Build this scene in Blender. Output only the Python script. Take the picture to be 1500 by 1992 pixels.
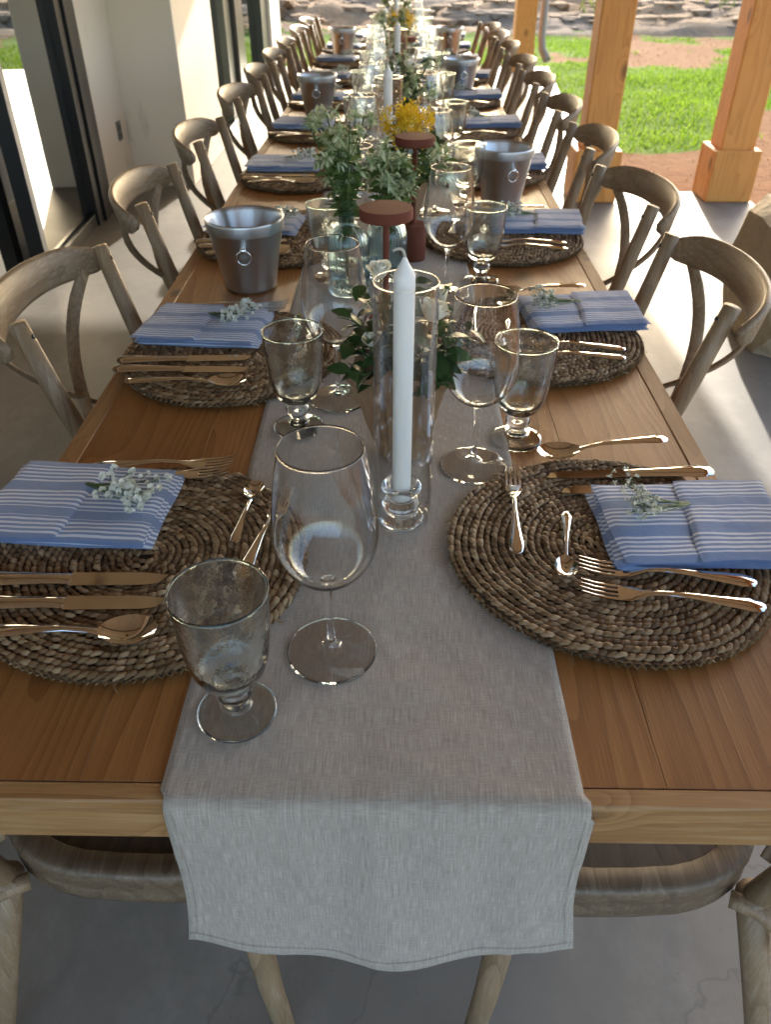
import bpy, math, random
import numpy as np
from mathutils import Vector, Matrix
R = math.radians
rnd = random.Random(7)
for o in list(bpy.data.objects): bpy.data.objects.remove(o)
SC = bpy.context.scene
COL = SC.collection
# ------------------------------------------------------------------ camera
cam = bpy.data.cameras.new('camera'); co = bpy.data.objects.new('camera', cam); COL.objects.link(co)
cam.sensor_fit = 'VERTICAL'; cam.sensor_height = 36.0; cam.lens = 36.0*1526/1992
co.location = (0.0197, -0.4246, 1.4145)
co.rotation_euler = (R(90-36.523), 0, R(0.867))
cam.clip_start = .02; cam.clip_end = 500
cam.dof.use_dof = True; cam.dof.focus_distance = 1.05; cam.dof.aperture_fstop = cam.lens/3.6
SC.camera = co
# ------------------------------------------------------------------ sky, sun, exposure
SUN_EL, SUN_AZ = R(18.5), R(9.0)
w = bpy.data.worlds.new('World'); SC.world = w; w.use_nodes = True
nt = w.node_tree; bg = nt.nodes['Background']
sky = nt.nodes.new('ShaderNodeTexSky'); sky.sky_type = 'NISHITA'; sky.sun_disc = False
sky.sun_elevation = SUN_EL; sky.sun_rotation = SUN_AZ; sky.air_density = 1.0; sky.dust_density = 3.0; sky.ozone_density = .8
nt.links.new(sky.outputs[0], bg.inputs[0]); bg.inputs[1].default_value = .15
sl = bpy.data.lights.new('sun', 'SUN'); so = bpy.data.objects.new('sun', sl); COL.objects.link(so)
sl.energy = 2.0; sl.angle = R(.55); sl.color = (1, .93, .82)
sd = Vector((math.sin(SUN_AZ)*math.cos(SUN_EL), math.cos(SUN_AZ)*math.cos(SUN_EL), math.sin(SUN_EL)))
so.rotation_euler = sd.to_track_quat('Z', 'Y').to_euler(); so.location = (2, 12, 9)
vs = SC.view_settings; vs.view_transform = 'Standard'; vs.look = 'None'; vs.gamma = 1; vs.exposure = 2.4; vs.use_curve_mapping = False
cy = SC.cycles
cy.use_denoising = True
try: cy.denoiser = 'OPENIMAGEDENOISE'; cy.denoising_input_passes = 'RGB_ALBEDO_NORMAL'; cy.denoising_prefilter = 'ACCURATE'
except Exception: pass
cy.max_bounces = 20; cy.diffuse_bounces = 5; cy.glossy_bounces = 6; cy.transmission_bounces = 18; cy.transparent_max_bounces = 24
cy.sample_clamp_indirect = 6; cy.caustics_refractive = True; cy.caustics_reflective = True; cy.blur_glossy = .3
cy.use_adaptive_sampling = True; cy.adaptive_threshold = .015

# ------------------------------------------------------------------ mesh helpers
class MB:
    def __init__(s): s.v = []; s.f = []
    def add(s, vf, M=None):
        v, f = vf; b = len(s.v)
        s.v += [tuple(M @ Vector(p)) for p in v] if M is not None else [tuple(p) for p in v]
        s.f += [tuple(i+b for i in q) for q in f]; return s
    @property
    def d(s): return (s.v, s.f)
def mesh(name, vf, mat=None, smooth=False):
    me = bpy.data.meshes.new(name); me.from_pydata([tuple(p) for p in vf[0]], [], [tuple(q) for q in vf[1]]); me.update()
    if smooth: me.polygons.foreach_set('use_smooth', [True]*len(me.polygons))
    if mat: me.materials.append(mat)
    return me
def obj(name, vf, mat=None, parent=None, smooth=False, loc=None, kind=None):
    me = vf if isinstance(vf, bpy.types.Mesh) else mesh(name, vf, mat, smooth)
    o = bpy.data.objects.new(name, me); COL.objects.link(o)
    if parent: o.parent = parent
    if loc: o.location = loc
    if kind: o['kind'] = kind
    return o
def tag(o, label, cat, group=None):
    o['label'] = label; o['category'] = cat
    if group: o['group'] = group
    return o
def thing(name, label, cat, loc=(0, 0, 0), rz=0, group=None):
    o = bpy.data.objects.new(name, None); COL.objects.link(o); o.location = loc; o.rotation_euler = (0, 0, rz); o.empty_display_size = .05
    return tag(o, label, cat, group)
def dup(root, loc, rz, label, group=None, rot=None):
    r = root.copy(); COL.objects.link(r); r.location = loc; r.rotation_euler = rot or (0, 0, rz); r['label'] = label
    if group: r['group'] = group
    for ch in list(root.children):
        c = ch.copy(); COL.objects.link(c); c.parent = r
        for g in list(ch.children):
            d = g.copy(); COL.objects.link(d); d.parent = c
    return r
def box(x0, x1, y0, y1, z0, z1, c=.002):
    v = []; X = (x0, x1); Y = (y0, y1); Z = (z0, z1); idx = {}
    c = min(c, (x1-x0)*.45, (y1-y0)*.45, (z1-z0)*.45)
    for i in (0, 1):
        for j in (0, 1):
            for k in (0, 1):
                sx, sy, sz = (c if i == 0 else -c), (c if j == 0 else -c), (c if k == 0 else -c)
                for a in range(3):
                    p = [X[i]+sx, Y[j]+sy, Z[k]+sz]; p[a] = (X[i], Y[j], Z[k])[a]
                    idx[(i, j, k, a)] = len(v); v.append(tuple(p))
    f = []
    def q(*k): f.append(tuple(idx[a] for a in k))
    for i in (0, 1):
        q(*[(i, j, k, 0) for j, k in ((0, 0), (1, 0), (1, 1), (0, 1))][::1 if i else -1])
        q(*[(j, i, k, 1) for j, k in ((0, 0), (1, 0), (1, 1), (0, 1))][::-1 if i else 1])
        q(*[(j, k, i, 2) for j, k in ((0, 0), (1, 0), (1, 1), (0, 1))][::1 if i else -1])
    for i in (0, 1):
        for j in (0, 1):
            q((i, j, 0, 0), (i, j, 1, 0), (i, j, 1, 1), (i, j, 0, 1)); q((i, 0, j, 0), (i, 1, j, 0), (i, 1, j, 2), (i, 0, j, 2)); q((0, i, j, 1), (1, i, j, 1), (1, i, j, 2), (0, i, j, 2))
    for i in (0, 1):
        for j in (0, 1):
            for k in (0, 1): q((i, j, k, 0), (i, j, k, 1), (i, j, k, 2))
    return v, f
def lathe(pr, n=40, rib=None, closed=False):
    v = []; f = []; m = len(pr)
    for i in range(n):
        a = 2*math.pi*i/n; k = 1 + (rib(a) if rib else 0)
        for r, z in pr: v.append((r*k*math.cos(a), r*k*math.sin(a), z))
    for i in range(n):
        b, c = i*m, ((i+1) % n)*m
        for j in range(m-1 if not closed else m):
            j2 = (j+1) % m
            f.append((b+j, c+j, c+j2, b+j2))
    return v, f
def tube(path, rad, n=8, up=None, flat=None, cap=True):
    """rad: scalar or list; flat: (a, b) half-sizes per station list for an elliptic section, b along up"""
    P = [Vector(p) for p in path]; m = len(P); v = []; f = []
    prev = None
    for i in range(m):
        t = (P[min(i+1, m-1)]-P[max(i-1, 0)]).normalized()
        if up is not None: s = t.cross(Vector(up)).normalized(); u = s.cross(t)
        else:
            if prev is None: prev = Vector((0, 0, 1)) if abs(t.z) < .9 else Vector((1, 0, 0))
            s = t.cross(prev).normalized(); u = s.cross(t); prev = u
        if flat: a, b = flat[i] if isinstance(flat, list) else flat
        else: a = b = rad[i] if isinstance(rad, (list, tuple)) else rad
        for k in range(n):
            th = 2*math.pi*(k+.5)/n; v.append(tuple(P[i]+s*(a*math.cos(th))+u*(b*math.sin(th))))
    for i in range(m-1):
        for k in range(n): f.append((i*n+k, i*n+(k+1) % n, (i+1)*n+(k+1) % n, (i+1)*n+k))
    if cap: f.append(tuple(range(n))[::-1]); f.append(tuple(range((m-1)*n, m*n)))
    return v, f
def band(path, w, h, up=(0, 0, 1), e=.3):
    """bent wooden band: rounded-rectangle section, w half thickness, h half height (lists allowed)"""
    P = [Vector(p) for p in path]; m = len(P); v = []; f = []
    for i in range(m):
        t = (P[min(i+1, m-1)]-P[max(i-1, 0)]).normalized(); U = Vector(up[i] if isinstance(up, list) else up)
        s = t.cross(U).normalized(); u = s.cross(t)
        a = w[i] if isinstance(w, list) else w; b = h[i] if isinstance(h, list) else h
        sec = [(-a, -b*(1-e)), (-a*.5, -b), (a*.5, -b), (a, -b*(1-e)), (a, 0), (a, b*(1-e)), (a*.5, b), (-a*.5, b), (-a, b*(1-e)), (-a, 0)]
        v += [tuple(P[i]+s*x+u*y) for x, y in sec]
    n = 10
    for i in range(m-1):
        for k in range(n): f.append((i*n+k, i*n+(k+1) % n, (i+1)*n+(k+1) % n, (i+1)*n+k))
    f.append(tuple(range(n))[::-1]); f.append(tuple(range((m-1)*n, m*n)))
    return v, f
def bez(p0, p1, p2, n=10):
    p0, p1, p2 = Vector(p0), Vector(p1), Vector(p2)
    return [p0*(1-t)**2+p1*2*t*(1-t)+p2*t*t for t in [i/n for i in range(n+1)]]
def grid(fn, nu, nv):
    v = [fn(i/nu, j/nv) for j in range(nv+1) for i in range(nu+1)]
    f = [(j*(nu+1)+i, j*(nu+1)+i+1, (j+1)*(nu+1)+i+1, (j+1)*(nu+1)+i) for j in range(nv) for i in range(nu)]
    return v, f
_perm = np.random.RandomState(3).rand(64, 64)
def vn(x, y):      # value noise 0..1
    xi, yi = math.floor(x), math.floor(y); fx, fy = x-xi, y-yi
    fx = fx*fx*(3-2*fx); fy = fy*fy*(3-2*fy)
    g = lambda a, b: _perm[a % 64][b % 64]
    return (g(xi, yi)*(1-fx)+g(xi+1, yi)*fx)*(1-fy)+(g(xi, yi+1)*(1-fx)+g(xi+1, yi+1)*fx)*fy
def fbm(x, y, o=4): return sum(vn(x*2**i+17*i, y*2**i+5*i)*.5**i for i in range(o))/1.9

# ------------------------------------------------------------------ materials
class NT:
    def __init__(s, name):
        s.m = bpy.data.materials.new(name); s.m.use_nodes = True; s.t = s.m.node_tree; s.b = s.t.nodes['Principled BSDF']; s.out = s.t.nodes['Material Output']
    def n(s, typ, **kw):
        nd = s.t.nodes.new('ShaderNode'+typ)
        for k, v in kw.items():
            if k in nd.inputs: s.set(nd, k, v)
            else: setattr(nd, k, v)
        return nd
    def set(s, nd, k, v):
        if isinstance(v, bpy.types.NodeSocket): s.t.links.new(v, nd.inputs[k])
        else: nd.inputs[k].default_value = v
    def p(s, **kw):
        for k, v in kw.items(): s.set(s.b, k.replace('_', ' '), v)
        return s
    def coord(s, kind='Object', scale=(1, 1, 1), rand=0, loc=(0, 0, 0)):
        c = s.n('TexCoord').outputs[kind]
        if rand:
            i = s.n('ObjectInfo').outputs['Random']; mu = s.n('VectorMath', operation='SCALE'); s.set(mu, 0, (rand, rand*1.7, rand*.6)); s.set(mu, 'Scale', i)
            a = s.n('VectorMath', operation='ADD'); s.set(a, 0, c); s.set(a, 1, mu.outputs[0]); c = a.outputs[0]
        mp = s.n('Mapping'); s.set(mp, 'Vector', c); s.set(mp, 'Scale', scale); s.set(mp, 'Location', loc)
        return mp.outputs[0]
    def noise(s, vec, scale=5, detail=4, rough=.55, dist=0):
        return s.n('TexNoise', Vector=vec, Scale=scale, Detail=detail, Roughness=rough, Distortion=dist).outputs[0]
    def ramp(s, fac, stops, interp='LINEAR'):
        r = s.n('ValToRGB'); r.color_ramp.interpolation = interp; s.set(r, 0, fac); e = r.color_ramp.elements
        while len(e) < len(stops): e.new(.5)
        for el, (pos, c) in zip(e, stops): el.position = pos; el.color = (*c, 1) if len(c) == 3 else c
        return r.outputs[0]
    def mix(s, fac, a, b, typ='MIX'):
        m = s.n('Mix', data_type='RGBA', blend_type=typ)
        for k, v in ((0, fac), (6, a), (7, b)):
            if isinstance(v, bpy.types.NodeSocket): s.t.links.new(v, m.inputs[k])
            else: m.inputs[k].default_value = (*v, 1) if isinstance(v, tuple) and len(v) == 3 else v
        return m.outputs[2]
    def math(s, op, a, b=0., c=None):
        m = s.n('Math', operation=op); s.set(m, 0, a); s.set(m, 1, b)
        if c is not None: s.set(m, 2, c)
        return m.outputs[0]
    def bump(s, h, strength=.3, dist=.002, normal=None):
        b = s.n('Bump', Strength=strength, Distance=dist, Height=h)
        if normal is not None: s.set(b, 'Normal', normal)
        s.set(s.b, 'Normal', b.outputs[0]); return b.outputs[0]
def flat(name, col, rough=.5, **kw):
    n = NT(name); n.p(Base_Color=(*col, 1), Roughness=rough, **kw); return n.m
def wood(name, dark, mid, light, axis=1, ring=26, rough=.42, rand=7, knots=1., fine=1., spec=.5, bumps=.25, worn=None):
    n = NT(name); sc = [1, 1, 1]; sc[axis] = .09
    c = n.coord('Object', tuple(sc), rand)
    big = n.noise(c, 4.5, 3, .5)
    kn = None
    add = n.math('MULTIPLY', big, 3.4)
    if knots:
        s2 = [3.4, 3.4, 3.4]; s2[axis] = 1.9
        ck = n.coord('Object', tuple(s2), rand)
        v = n.n('TexVoronoi', Vector=ck, Scale=1.25*knots, Randomness=1.0).outputs['Distance']
        kn = n.math('SUBTRACT', 1., n.math('MULTIPLY', v, 6.5)); kn = n.math('MAXIMUM', kn, 0.)
        ks = n.math('POWER', n.math('MAXIMUM', n.math('SUBTRACT', 1., n.math('MULTIPLY', v, 2.6)), 0.), 2.)
        add = n.math('ADD', add, n.math('MULTIPLY', ks, .9))
    sx = n.n('SeparateXYZ', Vector=c)
    ax = sx.outputs[0 if axis != 0 else 1]; az = sx.outputs[2 if axis != 2 else 1]
    rr = n.math('ADD', n.math('MULTIPLY', n.math('ADD', ax, n.math('MULTIPLY', az, .6)), ring/6.), add)
    wv = n.math('FRACT', n.math('MULTIPLY', rr, 5.5)); 
    wv = n.math('POWER', wv, 1.8)
    fs = [520*fine]*3; fs[axis] = 14*fine
    fb = n.noise(n.coord('Object', tuple(fs), rand), 1., 3, .6)
    col = n.ramp(n.math('ADD', n.math('MULTIPLY', wv, .36), n.math('MULTIPLY', fb, .64)), [(.18, light), (.5, mid), (.86, dark)])
    bl = n.noise(n.coord('Object', (1, 1, 1), rand), 3.2, 3)
    col = n.mix(n.math('MULTIPLY', bl, .55), col, tuple(x*.62 for x in mid))
    if kn is not None: col = n.mix(n.math('MINIMUM', n.math('MULTIPLY', kn, 1.4), .85), col, tuple(x*.35 for x in dark))
    if worn: 
        ws = [150]*3; ws[axis] = 9; wn = n.ramp(n.noise(n.coord('Object', tuple(ws), rand), 1., 5, .7), [(.5, (0, 0, 0)), (.75, (1, 1, 1))])
        col = n.mix(n.math('MULTIPLY', wn, .55), col, worn)
    n.p(Base_Color=col, Roughness=n.math('ADD', n.math('MULTIPLY', fb, .25), rough-.1), Specular_IOR_Level=spec)
    n.bump(n.math('ADD', fb, n.math('MULTIPLY', wv, .4)), bumps, .001)
    return n.m
M = {}
M['table'] = wood('table_wood', (.16, .06, .014), (.29, .122, .033), (.40, .185, .058), 1, 44, .38, bumps=.3)
M['edge'] = wood('edge_wood', (.20, .09, .03), (.33, .17, .062), (.42, .235, .095), 1, 22, .5, 7, 2.)
M['edgex'] = wood('end_wood', (.20, .088, .026), (.33, .168, .058), (.43, .24, .095), 0, 26, .5, 7, 2.6, worn=(.48, .33, .17))
M['chair'] = wood('chair_wood', (.165, .105, .055), (.265, .178, .098), (.36, .25, .148), 2, 14, .5, 3, False, .7, worn=(.44, .355, .265))
M['chairr'] = wood('chair_rail_wood', (.155, .102, .058), (.25, .172, .10), (.34, .245, .152), 1, 14, .45, 3, False, .7, worn=(.47, .39, .30))
M['seatf_shaded'] = wood('shaded_seat_frame_wood', (.085, .055, .03), (.135, .09, .053), (.20, .14, .085), 1, 14, .45, 3, False, .7, worn=(.30, .235, .165))  # rail wood darkened: the shade under the table is put into its colour
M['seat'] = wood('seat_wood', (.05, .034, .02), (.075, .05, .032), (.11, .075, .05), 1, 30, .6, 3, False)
M['cedar'] = wood('cedar', (.50, .175, .03), (.72, .30, .06), (.80, .38, .10), 2, 9, .55, 5, True, .6)
M['ceil'] = wood('ceiling_wood', (.55, .40, .22), (.74, .58, .36), (.82, .68, .46), 1, 12, .6, 5, 1.)
M['added_rafter'] = wood('added_rafter_wood', (.12, .07, .03), (.22, .13, .06), (.30, .19, .09), 0, 12, .6, 5, 1.)

def linen():
    n = NT('linen')
    sp = n.n('SeparateXYZ', Vector=n.coord('Object')); cv = n.n('CombineXYZ'); n.set(cv, 0, sp.outputs[0]); n.set(cv, 1, n.math('SUBTRACT', sp.outputs[1], sp.outputs[2]))
    def mp(sc): q = n.n('Mapping', Vector=cv.outputs[0]); n.set(q, 'Scale', sc); return q.outputs[0]
    a = n.noise(mp((1000, 34, 1)), 1., 3, .7); b = n.noise(mp((60, 1000, 1)), 1., 3, .7)
    t = n.math('ADD', n.math('MULTIPLY', a, .64), n.math('MULTIPLY', b, .36))
    col = n.ramp(t, [(.31, (.20, .172, .14)), (.5, (.36, .32, .272)), (.69, (.56, .51, .445))])
    lo = n.noise(n.coord('Object', (1, 1, 1)), 9, 3)
    col = n.mix(n.math('MULTIPLY', lo, .25), col, (.33, .30, .265))
    n.p(Base_Color=col, Roughness=.92, Specular_IOR_Level=.15, Sheen_Weight=.15)
    cw = n.mix(.12, n.coord('Object', (1, .55, .8)), n.n('TexNoise', Vector=n.coord('Object'), Scale=6., Detail=3.).outputs[1]); ce = n.n('TexVoronoi', Vector=cw, Scale=8.5, feature='SMOOTH_F1', Smoothness=.25).outputs['Distance']
    b0 = n.bump(ce, .22, .02); b1 = n.bump(lo, .5, .012, b0); n.bump(t, .55, .0008, b1)
    return n.m
M['linen'] = linen()
def napk():
    n = NT('napkin_cotton')
    s = n.n('SeparateXYZ', Vector=n.coord('Object'))
    y = n.math('ADD', s.outputs[1], .2)
    fine = n.math('GREATER_THAN', n.math('FRACT', n.math('MULTIPLY', y, 1/.0088)), .54)
    mask = n.math('LESS_THAN', n.math('FRACT', n.math('MULTIPLY', y, 1/.058)), .68)
    st = n.math('MULTIPLY', fine, mask)
    wv = n.noise(n.coord('Object', (900, 900, 900)), 1., 2)
    blue = n.mix(wv, (.17, .235, .40), (.255, .335, .52)); white = n.mix(wv, (.60, .64, .73), (.78, .80, .86))
    col = n.mix(n.math('MULTIPLY', st, .9), blue, white)
    n.p(Base_Color=col, Roughness=.9, Specular_IOR_Level=.15, Sheen_Weight=.2)
    lo = n.noise(n.coord('Object', (1, 1, 1), 3), 22, 3); b1 = n.bump(lo, .5, .006); n.bump(wv, .3, .0006, b1)
    return n.m
M['napkin'] = napk()
def straw():
    n = NT('seagrass')
    c = n.coord('Object', (1, 1, 1), 5)
    isl = n.n('NewGeometry').outputs['Random Per Island']; oi = n.n('ObjectInfo').outputs['Random']
    r = n.math('FRACT', n.math('ADD', isl, n.math('MULTIPLY', oi, 7.3)))
    base = n.ramp(r, [(0, (.10, .054, .022)), (.4, (.19, .115, .054)), (.8, (.30, .195, .10)), (1, (.44, .315, .185))])
    fb = n.noise(c, 420, 2, .6)
    col = n.mix(n.math('MULTIPLY', fb, .45), base, (.09, .05, .022))
    n.p(Base_Color=col, Roughness=.62, Specular_IOR_Level=.35); n.bump(fb, .4, .001)
    return n.m
M['straw'] = straw()
M['strawdark'] = flat('seagrass_core', (.05, .03, .015), .9)
def glass(name, col=(1, 1, 1), rough=0., bump=0., scale=60, ior=1.47):
    n = NT(name); n.p(Base_Color=(*col, 1), Roughness=rough, Transmission_Weight=1., IOR=ior)
    if bump: n.bump(n.noise(n.coord('Object', (1, 1, .8), 3), scale, 3, .6), bump, .004)
    return n.m
M['glass'] = glass('clear_glass', (1, 1, 1)); M['goblet'] = glass('seeded_glass', (.97, .99, .985), .0, .2, 80)
def thin():      # thin blown glass wall: each skin passes light straight through and mirrors by Fresnel
    n = NT('thin_blown_glass'); t = n.n('BsdfTransparent'); fa = n.n('LayerWeight', Blend=.5).outputs['Facing']; n.set(t, 'Color', n.mix(n.math('POWER', fa, 4.), (.985, .99, .99), (.55, .58, .58))); g = n.n('BsdfGlossy', Roughness=.0); n.set(g, 'Color', (1, 1, 1, 1))
    fr = n.math('ADD', n.math('MULTIPLY', n.math('POWER', fa, 3.2), .85), .055); m = n.n('MixShader'); n.t.links.new(fr, m.inputs[0]); n.t.links.new(t.outputs[0], m.inputs[1]); n.t.links.new(g.outputs[0], m.inputs[2]); n.t.links.new(m.outputs[0], n.out.inputs[0]); return n.m
M['thin'] = thin()
def shell(name, col, ior, bump=0., scale=60):   # blown shell: slight bending of what lies behind, mirror by angle
    n = NT(name); rf = n.n('BsdfRefraction', Roughness=0., IOR=ior); g = n.n('BsdfGlossy', Roughness=.0); n.set(g, 'Color', (1, 1, 1, 1))
    fa = n.n('LayerWeight', Blend=.5).outputs['Facing']; n.set(rf, 'Color', n.mix(n.math('POWER', fa, 4.), col, tuple(x*.72 for x in col)))
    if bump:
        b = n.n('Bump', Strength=bump, Distance=.004, Height=n.noise(n.coord('Object', (1, 1, .8), 3), scale, 3, .6)).outputs[0]
        n.set(rf, 'Normal', b); n.set(g, 'Normal', b)
    m = n.n('MixShader'); n.t.links.new(n.math('ADD', n.math('MULTIPLY', n.math('POWER', fa, 3.), .85), .045), m.inputs[0]); n.t.links.new(rf.outputs[0], m.inputs[1]); n.t.links.new(g.outputs[0], m.inputs[2]); n.t.links.new(m.outputs[0], n.out.inputs[0]); return n.m
M['bowl'] = shell('blown_glass_bowl', (.985, .99, .99), 1.16); M['seed'] = shell('seeded_glass_bowl', (.965, .985, .98), 1.2, .34, 70); M['thick'] = shell('thick_glass', (.97, .985, .98), 1.3)
M['aqua'] = glass('aqua_glass', (.74, .90, .93), .0, .1, 40)
M['chrome'] = flat('polished_steel', (.80, .82, .84), .06, Metallic=1.)
def brushed():
    n = NT('brushed_steel'); f = n.noise(n.coord('Object', (60, 60, 2600)), 1., 2)
    tg = n.n('Tangent', direction_type='RADIAL', axis='Z'); n.p(Base_Color=(.60, .63, .66, 1), Metallic=1., Roughness=n.math('ADD', n.math('MULTIPLY', f, .12), .27), Anisotropic=.8, Anisotropic_Rotation=.25, Tangent=tg.outputs[0]); return n.m
M['steel'] = brushed()
M['wax'] = flat('white_wax', (.86, .86, .84), .45, Subsurface_Weight=.25, Subsurface_Radius=(.01, .008, .006))
M['wick'] = flat('wick', (.52, .49, .43), .95)
def paper():
    n = NT('kraft_paper'); f = n.noise(n.coord('Object'), 30, 5); g = n.noise(n.coord('Object', (1, 1, .15)), 260, 2)
    n.p(Base_Color=n.mix(f, (.20, .115, .06), (.33, .21, .125)), Roughness=.8, Specular_IOR_Level=.25)
    v = n.n('TexVoronoi', Vector=n.coord('Object', (1, 1, .6)), Scale=34., feature='DISTANCE_TO_EDGE').outputs[0]
    b = n.bump(v, .5, .004); n.bump(g, .2, .0005, b); return n.m
M['kraft'] = paper()
def leafm(name, a, b, rough=.45, tr=.25):
    n = NT(name); i = n.n('NewGeometry').outputs['Random Per Island']; o = n.n('ObjectInfo').outputs['Random']
    r = n.math('FRACT', n.math('ADD', i, n.math('MULTIPLY', o, 5.1)))
    c = n.mix(r, a, b); n.p(Base_Color=c, Roughness=rough)
    if tr:
        tl = n.n('BsdfTranslucent'); n.set(tl, 'Color', c); m = n.n('MixShader'); m.inputs[0].default_value = tr; n.t.links.new(n.b.outputs[0], m.inputs[1]); n.t.links.new(tl.outputs[0], m.inputs[2]); n.t.links.new(m.outputs[0], n.out.inputs[0])
    return n.m
M['leaf'] = leafm('dark_leaf', (.018, .05, .016), (.055, .115, .035), .35)
M['sage'] = leafm('pale_green_leaf', (.07, .135, .03), (.19, .28, .08), .5)
M['bract'] = leafm('white_edged_bract', (.33, .43, .20), (.72, .76, .54), .6)
M['stem'] = leafm('green_stem', (.06, .12, .03), (.11, .19, .06), .5)
M['white'] = leafm('white_petal', (.66, .69, .60), (.84, .85, .80), .6)
M['rose'] = leafm('cream_petal', (.72, .72, .60), (.86, .86, .78), .6)
M['yellow'] = leafm('yellow_petal', (.70, .46, .012), (.88, .66, .03), .6)
M['terra'] = flat('terracotta_paint', (.15, .045, .027), .8, Specular_IOR_Level=.25)
def concrete():
    n = NT('concrete'); c = n.coord('Object')
    a = n.noise(c, 1.3, 6, .6); b = n.noise(c, 14, 5, .65)
    col = n.mix(b, (.185, .172, .150), (.25, .233, .205)); col = n.mix(n.math('MULTIPLY', a, .55), col, (.14, .128, .112))
    st_ = n.ramp(n.noise(n.coord('Object', (1, .6, 1)), 3.1, 7, .72), [(.50, (0, 0, 0)), (.66, (1, 1, 1))]); col = n.mix(n.math('MULTIPLY', st_, .45), col, (.32, .30, .27))
    sp = n.ramp(n.n('TexVoronoi', Vector=c, Scale=42.).outputs['Distance'], [(.05, (1, 1, 1)), (.09, (0, 0, 0))])
    spm = n.math('MULTIPLY', sp, n.ramp(n.noise(c, 7, 2), [(.5, (0, 0, 0)), (.6, (1, 1, 1))]))
    col = n.mix(n.math('MULTIPLY', spm, .7), col, (.13, .115, .10))
    sw = n.mix(.35, c, n.n('TexNoise', Vector=c, Scale=3., Detail=5.).outputs[1])
    cr = n.n('TexVoronoi', Vector=sw, Scale=1.6, feature='DISTANCE_TO_EDGE').outputs[0]
    crm = n.ramp(cr, [(.0, (1, 1, 1)), (.0022, (0, 0, 0))])
    col = n.mix(n.math('MULTIPLY', crm, .4), col, (.10, .09, .08))
    n.p(Base_Color=col, Roughness=n.math('ADD', n.math('MULTIPLY', a, .3), .38), Specular_IOR_Level=.4); n.bump(b, .12, .003)
    return n.m
M['floor'] = concrete()
def stucco():
    n = NT('stucco'); c = n.coord('Object'); a = n.noise(c, 2.2, 5, .6); b = n.noise(c, 70, 3)
    sm = n.ramp(n.noise(n.coord('Object', (3, 3, 1)), 2.2, 4, .6), [(.60, (0, 0, 0)), (.72, (1, 1, 1))])
    col = n.mix(a, (.77, .69, .57), (.83, .76, .65)); col = n.mix(n.math('MULTIPLY', sm, .5), col, (.45, .42, .37))
    n.p(Base_Color=col, Roughness=.85); n.bump(b, .15, .003); return n.m
M['stucco'] = stucco()
M['trim'] = flat('white_trim', (.74, .72, .67), .6)
M['black'] = flat('black_frame', (.012, .012, .013), .35)
M['green'] = flat('dark_green_frame', (.035, .05, .042), .4)
def pane():
    n = NT('coated_window_glass'); g = n.n('BsdfGlossy', Roughness=.012); n.set(g, 'Color', (.80, .82, .80, 1)); d = n.n('BsdfDiffuse'); n.set(d, 'Color', (.02, .022, .024, 1))
    fr = n.n('LayerWeight', Blend=.72).outputs['Fresnel']
    m = n.n('MixShader'); n.t.links.new(n.math('MINIMUM', n.math('ADD', fr, .25), .95), m.inputs[0]); n.t.links.new(d.outputs[0], m.inputs[1]); n.t.links.new(g.outputs[0], m.inputs[2])
    n.t.links.new(m.outputs[0], n.out.inputs[0]); return n.m
M['pane'] = pane()
M['outlet'] = flat('grey_plastic', (.16, .16, .15), .5)
M['pipe'] = flat('downspout_metal', (.25, .22, .19), .5)
def lawn():
    n = NT('lawn_soil'); c = n.coord('Object'); a = n.math('ADD', n.n('VertexColor', layer_name='cover').outputs[0], n.math('MULTIPLY', n.noise(c, 5, 4, .7), .3)); b = n.noise(c, 9, 5, .7)
    soil = n.mix(b, (.10, .044, .02), (.27, .14, .07)); gr = n.mix(b, (.05, .10, .008), (.12, .20, .02))
    n.p(Base_Color=n.mix(n.ramp(a, [(.5, (0, 0, 0)), (.75, (1, 1, 1))]), soil, gr), Roughness=.95, Specular_IOR_Level=.03); n.bump(b, .8, .03); return n.m
M['lawn'] = lawn()
M['grass'] = leafm('grass_blade', (.075, .165, .008), (.27, .40, .035), .6, .4)
M['straws'] = leafm('dry_grass', (.16, .09, .04), (.30, .19, .095), .8, .4)
def rock(name='rock', lo=(.15, .09, .05), hi=(.46, .32, .20), gray=(.21, .165, .125), sc=1.):
    n = NT(name); c = n.coord('Object'); a = n.noise(c, .35*sc, 4, .6); b = n.noise(c, 2.2*sc, 8, .7); d = n.noise(n.coord('Object', (1, 1.2, 1.4)), 2.6*sc, 6, .7)
    col = n.mix(d, lo, hi); col = n.mix(n.ramp(a, [(.45, (0, 0, 0)), (.6, (1, 1, 1))]), col, n.mix(b, tuple(x*.6 for x in gray), tuple(x*1.5 for x in gray)))
    n.p(Base_Color=col, Roughness=.9, Specular_IOR_Level=.05); n.bump(n.math('ADD', b, d), .9, .12/sc); return n.m
M['rock'] = rock()
M['stone'] = rock('limestone', (.36, .27, .16), (.56, .46, .32), (.40, .34, .26), 4.)
M['weed'] = leafm('hill_weed', (.10, .13, .025), (.24, .25, .06), .8)
M['roofing'] = flat('dark_roofing', (.05, .05, .05), .8)

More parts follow.
